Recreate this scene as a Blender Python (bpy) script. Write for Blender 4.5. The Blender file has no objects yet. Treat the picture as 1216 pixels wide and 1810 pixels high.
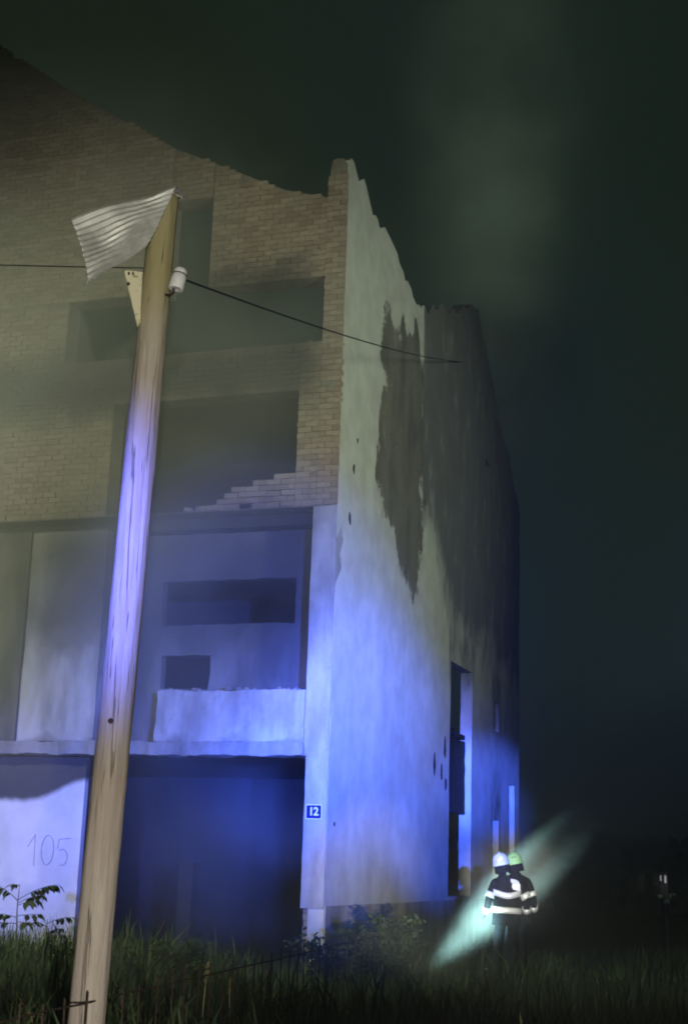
import bpy, bmesh, math, random
import numpy as np
from mathutils import Vector, Matrix, noise as mnoise

random.seed(7)
rng = np.random.default_rng(7)
scene = bpy.context.scene
COL = scene.collection
R = math.radians

# ---------------------------------------------------------------- camera
PITCH, ROLL = R(14.0), R(1.9)
cam_d = bpy.data.cameras.new('camera')
cam = bpy.data.objects.new('camera', cam_d)
COL.objects.link(cam)
_r, _u = Vector((1, 0, 0)), Vector((0, -math.sin(PITCH), math.cos(PITCH)))
_f = Vector((0, math.cos(PITCH), math.sin(PITCH)))
_rr = _r * math.cos(ROLL) + _u * math.sin(ROLL)
_ur = _u * math.cos(ROLL) - _r * math.sin(ROLL)
M4 = Matrix((_rr, _ur, -_f)).transposed().to_4x4()
M4.translation = (0, 0, 1.6)
cam.matrix_world = M4
cam_d.sensor_fit = 'VERTICAL'
cam_d.sensor_height = 24.0
cam_d.lens = 24.0 * 2500 / 1810
cam_d.clip_start, cam_d.clip_end = 0.05, 800
scene.camera = cam

# ---------------------------------------------------------------- sky and exposure
world = bpy.data.worlds.new('World')
scene.world = world
world.use_nodes = True
wt = world.node_tree
wt.nodes.clear()
w_out = wt.nodes.new('ShaderNodeOutputWorld')
w_bg = wt.nodes.new('ShaderNodeBackground')
w_sky = wt.nodes.new('ShaderNodeTexSky')
w_sky.sky_type = 'NISHITA'
w_sky.sun_disc = False
w_sky.sun_elevation = R(-4)
w_sky.sun_rotation = R(230)
w_mix = wt.nodes.new('ShaderNodeMix')
w_mix.data_type = 'RGBA'
w_mix.inputs[0].default_value = 0.95         # town glow on the smoke hides most of the night sky
w_mix.inputs[7].default_value = (0.118, 0.212, 0.130, 1)
wt.links.new(w_sky.outputs[0], w_mix.inputs[6])
wt.links.new(w_mix.outputs[2], w_bg.inputs[0])
w_bg.inputs[1].default_value = 0.075
wt.links.new(w_bg.outputs[0], w_out.inputs[0])

scene.view_settings.view_transform = 'Standard'
scene.view_settings.look = 'None'
scene.view_settings.exposure = 0.0
scene.view_settings.gamma = 1.0
scene.view_settings.use_curve_mapping = False

cy = scene.cycles
cy.use_denoising = True
cy.max_bounces = 6
cy.diffuse_bounces = 3
cy.glossy_bounces = 2
cy.transmission_bounces = 2
cy.volume_bounces = 0
cy.transparent_max_bounces = 8
cy.pixel_filter_type = 'BLACKMAN_HARRIS'
cy.filter_width = 2.0
cy.volume_step_rate = 1.0
cy.volume_max_steps = 128
cy.sample_clamp_indirect = 4.0

# ---------------------------------------------------------------- lamps (fire engine, added unseen spots, street lamp)
def spot(name, loc, target, power, col, half, blend, radius):
    d = bpy.data.lights.new(name, 'SPOT')
    d.energy, d.color = power, col
    d.spot_size, d.spot_blend = R(2 * half), blend
    d.shadow_soft_size = radius
    o = bpy.data.objects.new(name, d)
    COL.objects.link(o)
    o.location = loc
    o.rotation_euler = (Vector(target) - Vector(loc)).to_track_quat('-Z', 'Y').to_euler()
    return o

# blue beacons on the roofs of the fire engines parked behind the photographer
BLUE = (0.055, 0.125, 1.0)
spot('blue_beacon_lamp', (-5.9, -20.0, 2.7), (-6.0, 23.0, 1.7), 120000, (0.13, 0.17, 1.0), 3.6, 0.8, 0.30)
spot('blue_beacon_lamp', (-6.1, -20.0, 2.7), (-1.2, 22.0, 2.7), 230000, BLUE, 1.9, 0.9, 0.30)
spot('blue_beacon_lamp', (-6.1, -20.0, 2.7), (-1.6, 9.5, 3.55), 190000, (0.11, 0.15, 1.0), 2.3, 1.0, 0.30)
spot('blue_beacon_lamp', (5.0, -8.0, 2.5), (0.3, 24.0, 3.9), 120000, BLUE, 4.6, 1.0, 0.12)
spot('blue_beacon_lamp', (5.0, -8.0, 2.5), (-1.6, 24.0, 4.0), 110000, BLUE, 8.0, 1.0, 0.12)
spot('blue_beacon_lamp', (1.5, -14.0, 2.7), (2.0, 29.0, 2.0), 180000, BLUE, 2.0, 1.0, 0.12)
spot('blue_beacon_lamp', (-1.5, -14.0, 2.6), (3.5, 33.0, 3.4), 420000, BLUE, 1.7, 1.0, 0.12)
# warm work light on a fire engine standing to the right of the photographer
spot('work_lamp', (14.0, 3.5, 4.5), (0.6, 25.0, 8.8), 11000, (0.85, 1.0, 0.80), 17, 0.9, 1.3)
spot('added_spot', (-0.18, -1.5, 1.6), (2.70, 22.0, 1.50), 24000, (1.0, 0.99, 0.92), 2.1, 1.0, 0.08)  # added unseen spot that brightens the firefighters' tape
spot('added_spot', (0.3, -1.5, 1.5), (6.84, 30.0, 1.42), 9000, (1.0, 0.99, 0.92), 0.6, 1.0, 0.08)  # added narrow spot that brightens the marker post reflectors
spot('added_spot', (0.8, -1.5, 1.2), (-1.75, 9.5, 1.1), 3600, (1.0, 0.93, 0.83), 9, 1.0, 0.08)  # unseen spot added to brighten the lower pole
spot('added_spot', (1.6, -1.5, 1.0), (0.6, 24.0, 1.5), 17000, (1.0, 0.92, 0.48), 3.2, 1.0, 0.08)  # added yellow spot that warms the foot of the side wall
# added unseen spot just behind the photographer, turned up at the pole
spot('added_pole_spot', (0.35, -3.0, 1.9), (-1.9, 9.5, 5.0), 3900, (1.0, 0.95, 0.78), 15, 0.9, 0.05)
# street lamp up the road to the left, and an added hidden spot behind the house, both shining into the smoke
spot('street_lamp_light', (-13, 12.0, 7.5), (-4.5, 22.0, 5.0), 5000, (0.92, 1.0, 0.70), 42, 0.9, 0.3)
spot('added_smoke_spot', (3.0, 52.0, 7.0), (5.2, 44.0, 27.0), 18000, (0.78, 1.0, 0.68), 16, 0.9, 0.3)

# ---------------------------------------------------------------- helpers
def link(o, parent=None):
    COL.objects.link(o)
    if parent is not None:
        o.parent = parent
    return o

def tag(o, label=None, cat=None, group=None, kind=None):
    if label: o['label'] = label
    if cat: o['category'] = cat
    if group: o['group'] = group
    if kind: o['kind'] = kind
    return o

def empty(name, loc, rotz=0.0):
    o = bpy.data.objects.new(name, None)
    o.empty_display_size = 0.2
    COL.objects.link(o)
    o.location = loc
    o.rotation_euler = (0, 0, rotz)
    return o

def mesh_obj(name, bm, mat, parent=None, smooth=False):
    me = bpy.data.meshes.new(name)
    bm.normal_update()
    bm.to_mesh(me)
    bm.free()
    if mat is not None:
        me.materials.append(mat)
    if smooth:
        me.polygons.foreach_set('use_smooth', [True] * len(me.polygons))
    return link(bpy.data.objects.new(name, me), parent)

def from_arrays(name, verts, faces, mat, parent=None, smooth=False):
    me = bpy.data.meshes.new(name)
    me.from_pydata([tuple(v) for v in verts], [], [tuple(f) for f in faces])
    me.materials.append(mat)
    if smooth:
        me.polygons.foreach_set('use_smooth', [True] * len(me.polygons))
    me.update()
    return link(bpy.data.objects.new(name, me), parent)

def add_box(bm, x0, x1, y0, y1, z0, z1):
    vs = [bm.verts.new(p) for p in ((x0, y0, z0), (x1, y0, z0), (x1, y1, z0), (x0, y1, z0),
                                    (x0, y0, z1), (x1, y0, z1), (x1, y1, z1), (x0, y1, z1))]
    for f in ((0, 3, 2, 1), (4, 5, 6, 7), (0, 1, 5, 4), (1, 2, 6, 5), (2, 3, 7, 6), (3, 0, 4, 7)):
        bm.faces.new([vs[i] for i in f])
    return vs

def box_obj(name, dims, mat, parent=None, rough=0.0, cuts=0, bevel=0.0):
    """a box; with cuts its surface is divided and made uneven"""
    bm = bmesh.new()
    add_box(bm, *dims)
    if bevel:
        bmesh.ops.bevel(bm, geom=bm.edges[:], offset=bevel, segments=2, affect='EDGES')
    if cuts:
        for _ in range(12):
            long = [e for e in bm.edges if e.calc_length() > cuts]
            if not long: break
            bmesh.ops.subdivide_edges(bm, edges=long, cuts=1, use_grid_fill=True)
    if rough:
        for v in bm.verts:
            n = mnoise.noise_vector(v.co * 3.1 + Vector((dims[0], dims[2], dims[4])))
            n2 = mnoise.noise_vector(v.co * 9.0)
            v.co += (n * 0.7 + n2 * 0.4) * rough
    return mesh_obj(name, bm, mat, parent)

def add_prism(bm, poly, y0, y1):
    """polygon in (x, z) pushed from y0 to y1"""
    a = [bm.verts.new((x, y0, z)) for x, z in poly]
    b = [bm.verts.new((x, y1, z)) for x, z in poly]
    n = len(poly)
    fs = [bm.faces.new(a), bm.faces.new(b[::-1])]
    for i in range(n):
        fs.append(bm.faces.new((a[i], b[i], b[(i + 1) % n], a[(i + 1) % n])))
    bmesh.ops.recalc_face_normals(bm, faces=fs)

def tube(bm, pts, radii, seg=8, cap=True):
    pts = [Vector(p) for p in pts]
    if not hasattr(radii, '__len__'):
        radii = [radii] * len(pts)
    rings = []
    ref = Vector((0.31, 0.22, 0.93))
    for i, p in enumerate(pts):
        t = (pts[min(i + 1, len(pts) - 1)] - pts[max(i - 1, 0)]).normalized()
        a = t.cross(ref)
        if a.length < 0.05: a = t.cross(Vector((1, 0, 0)))
        a.normalize()
        b = t.cross(a)
        rings.append([bm.verts.new(p + (a * math.cos(k * math.tau / seg) + b * math.sin(k * math.tau / seg)) * radii[i])
                      for k in range(seg)])
    for r0, r1 in zip(rings, rings[1:]):
        for k in range(seg):
            bm.faces.new((r0[k], r0[(k + 1) % seg], r1[(k + 1) % seg], r1[k]))
    if cap:
        bm.faces.new(rings[0][::-1])
        bm.faces.new(rings[-1])

def lathe(bm, prof, seg=20, mat4=None):
    rings = []
    for r, z in prof:
        ring = []
        for k in range(seg):
            co = Vector((r * math.cos(k * math.tau / seg), r * math.sin(k * math.tau / seg), z))
            ring.append(bm.verts.new(mat4 @ co if mat4 else co))
        rings.append(ring)
    for r0, r1 in zip(rings, rings[1:]):
        for k in range(seg):
            bm.faces.new((r0[k], r0[(k + 1) % seg], r1[(k + 1) % seg], r1[k]))
    bm.faces.new(rings[0][::-1])
    bm.faces.new(rings[-1])

# ---------------------------------------------------------------- materials
class NT:
    def __init__(self, name, rough=0.85, spec=0.3):
        self.m = bpy.data.materials.new(name)
        self.m.use_nodes = True
        self.t = self.m.node_tree
        self.b = self.t.nodes['Principled BSDF']
        self.b.inputs['Roughness'].default_value = rough
        self.b.inputs['Specular IOR Level'].default_value = spec
    def n(self, typ, **kw):
        nd = self.t.nodes.new(typ)
        for k, v in kw.items():
            setattr(nd, k, v)
        return nd
    def set(self, sock, v):
        if isinstance(v, bpy.types.NodeSocket):
            self.t.links.new(v, sock)
        elif isinstance(v, (tuple, list)) and len(v) == 3 and sock.type == 'RGBA':
            sock.default_value = (*v, 1)
        else:
            sock.default_value = v
    def coord(self, obj=None, kind='Object'):
        nd = self.n('ShaderNodeTexCoord')
        if obj is not None: nd.object = obj
        return nd.outputs[kind]
    def mapping(self, vec, scale):
        nd = self.n('ShaderNodeMapping')
        self.set(nd.inputs['Vector'], vec)
        nd.inputs['Scale'].default_value = scale
        return nd.outputs[0]
    def noise(self, vec, scale, detail=4, rough=0.55, dist=0.0):
        nd = self.n('ShaderNodeTexNoise')
        self.set(nd.inputs['Vector'], vec)
        nd.inputs['Scale'].default_value = scale
        nd.inputs['Detail'].default_value = detail
        nd.inputs['Roughness'].default_value = rough
        nd.inputs['Distortion'].default_value = dist
        return nd.outputs[0]
    def math(self, op, a, b=0.0, c=0.0):
        nd = self.n('ShaderNodeMath', operation=op)
        self.set(nd.inputs[0], a); self.set(nd.inputs[1], b); self.set(nd.inputs[2], c)
        return nd.outputs[0]
    def ramp(self, v, lo, hi, a=0.0, b=1.0):
        nd = self.n('ShaderNodeMapRange')
        nd.interpolation_type = 'SMOOTHSTEP'
        self.set(nd.inputs[0], v)
        for i, x in zip((1, 2, 3, 4), (lo, hi, a, b)): nd.inputs[i].default_value = x
        return nd.outputs[0]
    def mix(self, fac, a, b, blend='MIX'):
        nd = self.n('ShaderNodeMix', data_type='RGBA', blend_type=blend)
        self.set(nd.inputs[0], fac); self.set(nd.inputs[6], a); self.set(nd.inputs[7], b)
        return nd.outputs[2]
    def attr(self, name):
        return self.n('ShaderNodeAttribute', attribute_name=name).outputs['Fac']
    def bump(self, h, strength=0.5, dist=0.01):
        nd = self.n('ShaderNodeBump')
        nd.inputs['Strength'].default_value = strength
        nd.inputs['Distance'].default_value = dist
        self.set(nd.inputs['Height'], h)
        self.t.links.new(nd.outputs[0], self.b.inputs['Normal'])
    def color(self, c):
        self.set(self.b.inputs['Base Color'], c)
    def sep(self, vec):
        nd = self.n('ShaderNodeSeparateXYZ')
        self.set(nd.inputs[0], vec)
        return nd.outputs

def plain(name, col, rough=0.7, metal=0.0, var=0.25, scale=12.0, bump=0.0):
    m = NT(name, rough)
    v = m.coord()
    nz = m.noise(v, scale, 5)
    m.color(m.mix(m.ramp(nz, 0.3, 0.7), tuple(c * (1 - var) for c in col), tuple(min(1, c * (1 + var)) for c in col)))
    m.b.inputs['Metallic'].default_value = metal
    if bump: m.bump(nz, bump, 0.01)
    return m.m

# the house's own axes: +x to the right along the front, +y along the side wall into the house
TH = R(19.0)
CORNER = (-0.11, 22.0, 0.0)
house = empty('ruined_house', CORNER, -TH)
tag(house, 'roofless burnt brick house with white plastered side wall and empty window openings', 'house')

def soft_box(m, x, z, x0, x1, z0, z1, s):
    a = m.math('MULTIPLY', m.ramp(x, x0 - s, x0 + s), m.ramp(x, x1 - s, x1 + s, 1, 0))
    b = m.math('MULTIPLY', m.ramp(z, z0 - s, z0 + s), m.ramp(z, z1 - s, z1 + s, 1, 0))
    return m.math('MULTIPLY', a, b)

# soot above the front openings, in house metres (x0, x1, z0, z1, softness, amount)
SOOT = [(-9.5, -0.45, 9.0, 10.2, 0.45, 0.95), (-2.6, -0.7, 11.0, 11.6, 0.3, 0.8), (-5.5, -0.4, 4.9, 7.3, 0.7, 0.93),
        (-3.3, -2.3, 7.0, 8.6, 0.35, 0.75), (-6.0, -3.9, 5.8, 7.3, 0.5, 0.5), (-9.5, -0.4, 3.0, 3.42, 0.12, 0.5)]

def soot_field(m, obj):
    v = m.coord(obj)
    s = m.sep(v)
    n1 = m.noise(v, 1.7, 5, 0.6)
    x = m.math('ADD', s[0], m.math('MULTIPLY', m.math('SUBTRACT', n1, 0.5), 0.9))
    z = m.math('ADD', s[2], m.math('MULTIPLY', m.math('SUBTRACT', n1, 0.5), 1.1))
    tot = None
    for x0, x1, z0, z1, so, am in SOOT:
        f = m.math('MULTIPLY', soft_box(m, x, z, x0, x1, z0, z1, so), am)
        tot = f if tot is None else m.math('MAXIMUM', tot, f)
    return v, tot

def mat_brick():
    m = NT('sand_lime_brick', 0.9)
    v, soot = soot_field(m, house)
    rnd = m.n('ShaderNodeObjectInfo').outputs['Random']
    isl = m.n('ShaderNodeNewGeometry').outputs['Random Per Island']
    r = m.math('FRACT', m.math('ADD', rnd, isl))
    base = m.mix(r, (0.25, 0.18, 0.135), (0.40, 0.315, 0.245))
    n2 = m.noise(v, 14, 5, 0.65)
    base = m.mix(m.ramp(n2, 0.35, 0.75, 0, 0.65), base, (0.20, 0.145, 0.11))
    n3 = m.noise(v, 0.8, 3)
    base = m.mix(m.ramp(n3, 0.4, 0.7, 0, 0.45), base, (0.30, 0.26, 0.20))
    m.color(m.mix(soot, base, (0.035, 0.033, 0.032)))
    m.bump(m.noise(v, 60, 4), 0.5, 0.004)
    return m.m

def mat_mortar():
    m = NT('lime_mortar', 0.95)
    v, soot = soot_field(m, house)
    base = m.mix(m.ramp(m.noise(v, 9, 5), 0.3, 0.7), (0.17, 0.145, 0.115), (0.27, 0.235, 0.19))
    m.color(m.mix(soot, base, (0.025, 0.024, 0.024)))
    m.bump(m.noise(v, 40, 4), 0.6, 0.006)
    return m.m

def mat_plaster(name, light, dark, soot_on=True):
    m = NT(name, 0.85)
    v, soot = soot_field(m, house)
    stretched = m.mapping(v, (1.0, 1.0, 0.28))
    n1 = m.noise(stretched, 2.2, 6, 0.6)
    n2 = m.noise(v, 11, 6, 0.65)
    c = m.mix(m.ramp(n1, 0.32, 0.7), light, dark)
    c = m.mix(m.ramp(n2, 0.55, 0.8, 0, 0.55), c, tuple(x * 0.55 for x in dark))
    if soot_on:
        c = m.mix(soot, c, (0.04, 0.038, 0.037))
    m.color(c)
    m.bump(m.math('ADD', n2, m.noise(v, 55, 3)), 0.35, 0.012)
    return m.m

def mat_side():
    """plaster of the side wall: peeled patch and soot streaks with edges of their own"""
    m = NT('side_wall_plaster', 0.88)
    v = m.coord(house)
    streak = m.mapping(v, (1.0, 0.55, 0.26))
    n1 = m.noise(streak, 3.0, 7, 0.62)
    n2 = m.noise(v, 2.0, 6, 0.6)
    n3 = m.noise(v, 16, 6, 0.65)
    n4 = m.noise(m.mapping(v, (1.0, 0.8, 0.6)), 1.9, 7, 0.62, 0.5)
    c = m.mix(m.ramp(n2, 0.3, 0.72), (0.64, 0.625, 0.57), (0.52, 0.50, 0.44))
    c = m.mix(m.ramp(n1, 0.45, 0.8, 0, 0.3), c, (0.30, 0.285, 0.25))
    c = m.mix(m.ramp(n3, 0.62, 0.8, 0, 0.5), c, (0.22, 0.205, 0.18))
    soot = m.math('ADD', m.attr('soot'), m.math('MULTIPLY', m.math('SUBTRACT', n1, 0.5), 1.9))
    sm = m.ramp(soot, 0.05, 1.0, 0, 0.86)
    c = m.mix(sm, c, (0.095, 0.095, 0.09))
    pn = m.math('ADD', m.math('ADD', m.math('MULTIPLY', m.math('SUBTRACT', n1, 0.5), 1.7), m.math('MULTIPLY', m.math('SUBTRACT', n4, 0.5), 2.4)), m.math('MULTIPLY', m.math('SUBTRACT', n3, 0.5), 0.9))
    peel = m.ramp(m.math('ADD', m.attr('peel'), pn), -0.10, 0.14)
    under = m.mix(m.ramp(n3, 0.3, 0.7), (0.15, 0.14, 0.11), (0.23, 0.21, 0.175))
    under = m.mix(m.ramp(n1, 0.4, 0.7), under, (0.12, 0.112, 0.095))
    c = m.mix(peel, c, under)
    m.color(c)
    h = m.math('SUBTRACT', m.math('MULTIPLY', n3, 0.5), m.math('MULTIPLY', peel, 1.2))
    m.bump(h, 0.6, 0.02)
    return m.m

BRICK, MORTAR = mat_brick(), mat_mortar()
PLASTER = mat_plaster('front_plaster', (0.47, 0.45, 0.42), (0.25, 0.235, 0.215))
def mat_panel():
    """pale rendered partition, much darker above a drooping line"""
    m = NT('pale_render', 0.85)
    v = m.coord(house)
    sp = m.sep(v)
    n1 = m.noise(v, 1.6, 5, 0.6)
    n2 = m.noise(v, 11, 6, 0.65)
    c = m.mix(m.ramp(n1, 0.32, 0.7), (0.60, 0.58, 0.55), (0.50, 0.48, 0.45))
    c = m.mix(m.ramp(n2, 0.58, 0.8, 0, 0.4), c, (0.33, 0.31, 0.29))
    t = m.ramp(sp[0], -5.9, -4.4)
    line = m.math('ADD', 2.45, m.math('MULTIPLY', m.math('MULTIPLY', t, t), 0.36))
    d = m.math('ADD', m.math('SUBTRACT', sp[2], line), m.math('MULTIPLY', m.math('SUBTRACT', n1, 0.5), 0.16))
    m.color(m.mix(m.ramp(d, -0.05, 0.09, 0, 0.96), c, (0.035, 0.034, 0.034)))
    m.bump(n2, 0.35, 0.012)
    return m.m
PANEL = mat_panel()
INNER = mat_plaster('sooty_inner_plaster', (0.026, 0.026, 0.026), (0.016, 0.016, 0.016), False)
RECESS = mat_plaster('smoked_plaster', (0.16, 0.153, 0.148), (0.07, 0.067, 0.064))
CONCRETE = mat_plaster('lintel_concrete', (0.30, 0.285, 0.27), (0.17, 0.16, 0.15), False)
SIDE = mat_side()
DARK = plain('soot_black', (0.02, 0.02, 0.02), 0.95)
PENCIL = plain('pencil_scrawl', (0.27, 0.25, 0.25), 0.9)

def mat_wood():
    m = NT('weathered_pole_wood', 0.8)
    v = m.coord()
    g = m.mapping(v, (1.0, 1.0, 0.05))
    n1 = m.noise(g, 28, 6, 0.65, 0.4)
    n2 = m.noise(v, 1.1, 5, 0.6)
    n3 = m.noise(m.mapping(v, (1, 1, 0.25)), 9, 6, 0.7)
    z = m.sep(v)[2]
    c = m.mix(m.ramp(n1, 0.3, 0.7), (0.48, 0.43, 0.365), (0.36, 0.31, 0.26))
    c = m.mix(m.ramp(n2, 0.45, 0.7, 0, 0.55), c, (0.36, 0.27, 0.225))
    c = m.mix(m.ramp(n3, 0.6, 0.78, 0, 0.8), c, (0.17, 0.125, 0.095))
    c = m.mix(m.math('MULTIPLY', m.ramp(z, 5.0, 5.7), 0.75), c, (0.30, 0.27, 0.105))      # yellow-green towards the pole top
    n5 = m.noise(m.mapping(v, (1, 1, 0.03)), 34, 4, 0.6, 0.8)
    crack = m.ramp(n5, 0.60, 0.66)
    c = m.mix(m.math('MULTIPLY', crack, 0.5), c, (0.09, 0.07, 0.05))
    m.color(c)
    m.bump(m.math('SUBTRACT', m.math('ADD', n1, n3), m.math('MULTIPLY', crack, 1.5)), 0.8, 0.014)
    return m.m
WOOD = mat_wood()

def mat_leaf(name, a, b, c):
    m = NT(name, 0.65, 0.3)
    r = m.n('ShaderNodeNewGeometry').outputs['Random Per Island']
    o = m.n('ShaderNodeObjectInfo').outputs['Random']
    f = m.math('FRACT', m.math('ADD', r, o))
    col = m.mix(m.ramp(f, 0.0, 0.75), a, b)
    col = m.mix(m.ramp(f, 0.85, 1.0), col, c)
    m.color(col)
    return m.m
GRASS = mat_leaf('grass_blades', (0.035, 0.060, 0.018), (0.065, 0.105, 0.030), (0.17, 0.15, 0.07))
LEAF = mat_leaf('weed_leaves', (0.030, 0.048, 0.020), (0.055, 0.085, 0.030), (0.09, 0.10, 0.035))
STEM = plain('green_brown_stem', (0.10, 0.105, 0.05), 0.7)
DRYSTEM = plain('dry_stalk', (0.36, 0.33, 0.17), 0.8)
RUST = plain('rusty_wire', (0.055, 0.035, 0.026), 0.75, 0.3)
CABLEM = plain('black_cable', (0.012, 0.012, 0.012), 0.5)
ZINC = NT('galvanised_sheet', 0.48)
_v = ZINC.coord()
_n = ZINC.noise(_v, 9, 6, 0.65)
ZINC.color(ZINC.mix(ZINC.ramp(_n, 0.35, 0.7), (0.56, 0.57, 0.55), (0.40, 0.41, 0.39)))
ZINC.b.inputs['Metallic'].default_value = 0.3
ZINC.bump(_n, 0.25, 0.01)
ZINC = ZINC.m
PORCELAIN = plain('white_porcelain', (0.72, 0.73, 0.76), 0.18, var=0.05)
BOARD = NT('pale_painted_board', 0.7)
_v = BOARD.coord()
_n = BOARD.noise(_v, 26, 6, 0.7)
BOARD.color(BOARD.mix(BOARD.ramp(_n, 0.56, 0.70), (0.66, 0.62, 0.44), (0.24, 0.15, 0.07)))
BOARD = BOARD.m

# ---------------------------------------------------------------- ground
def build_ground():
    bm = bmesh.new()
    n = 90
    xs = [-260 + 520 * i / n for i in range(n + 1)]
    grid = {}
    xs = sorted(set([x for x in xs if abs(x) > 16] + [-16 + i * 0.5 for i in range(65)]))
    ys = sorted(set([-60 + i * 6 for i in range(11)] + [i * 0.5 for i in range(0, 81)] + [40 + i * 10 for i in range(1, 36)]))
    for i, x in enumerate(xs):
        for j, y in enumerate(ys):
            z = 0.06 * mnoise.noise(Vector((x * 0.5, y * 0.5, 3.0))) + 0.03 * mnoise.noise(Vector((x * 1.7, y * 1.7, 1.0))) - 0.03
            grid[i, j] = bm.verts.new((x, y, z))
    for i in range(len(xs) - 1):
        for j in range(len(ys) - 1):
            bm.faces.new((grid[i, j], grid[i + 1, j], grid[i + 1, j + 1], grid[i, j + 1]))
    m = NT('meadow_soil', 0.95)
    v = m.coord()
    a = m.noise(v, 1.3, 6, 0.6)
    b = m.noise(v, 11, 6, 0.7)
    c = m.mix(m.ramp(a, 0.35, 0.65), (0.040, 0.042, 0.022), (0.030, 0.050, 0.020))
    c = m.mix(m.ramp(b, 0.5, 0.75, 0, 0.6), c, (0.07, 0.062, 0.042))
    m.color(c)
    m.bump(b, 0.8, 0.05)
    tag(mesh_obj('ground', bm, m.m, None, True), kind='structure')
build_ground()

# ---------------------------------------------------------------- house: side wall
PROFILE = [(0.0, 13.30), (0.9, 13.25), (1.1, 13.05), (2.5, 12.85), (3.6, 12.6), (4.7, 12.4), (5.2, 12.6), (6.5, 13.15),
           (9.5, 14.35), (10.4, 13.6), (11.35, 12.8), (12.8, 11.8), (14.28, 10.65)]
HOLES = [(7.40, 9.30, 1.05, 5.75), (11.40, 12.0, 0.95, 2.70), (11.42, 11.95, 4.72, 5.40), (13.15, 13.75, 1.4, 3.6),
         (10.4, 10.9, 9.4, 10.9), (9.6, 10.15, 11.1, 12.4)]
PEEL = [(2.4, 11.64), (2.12, 10.82), (2.36, 10.04), (2.27, 9.15), (2.0, 8.34), (2.56, 7.77), (3.32, 7.11), (4.40, 6.55),
        (5.04, 7.05), (5.05, 8.84), (5.08, 10.96), (4.28, 12.1), (3.3, 11.3)]

def poly_sd(px, pz, poly):
    best, inside = 1e9, False
    n = len(poly)
    for i in range(n):
        ax, az = poly[i]
        bx, bz = poly[(i + 1) % n]
        dx, dz = bx - ax, bz - az
        t = max(0, min(1, ((px - ax) * dx + (pz - az) * dz) / (dx * dx + dz * dz)))
        best = min(best, math.hypot(px - ax - t * dx, pz - az - t * dz))
        if (az > pz) != (bz > pz) and px < (bx - ax) * (pz - az) / (bz - az) + ax:
            inside = not inside
    return best if inside else -best

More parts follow.
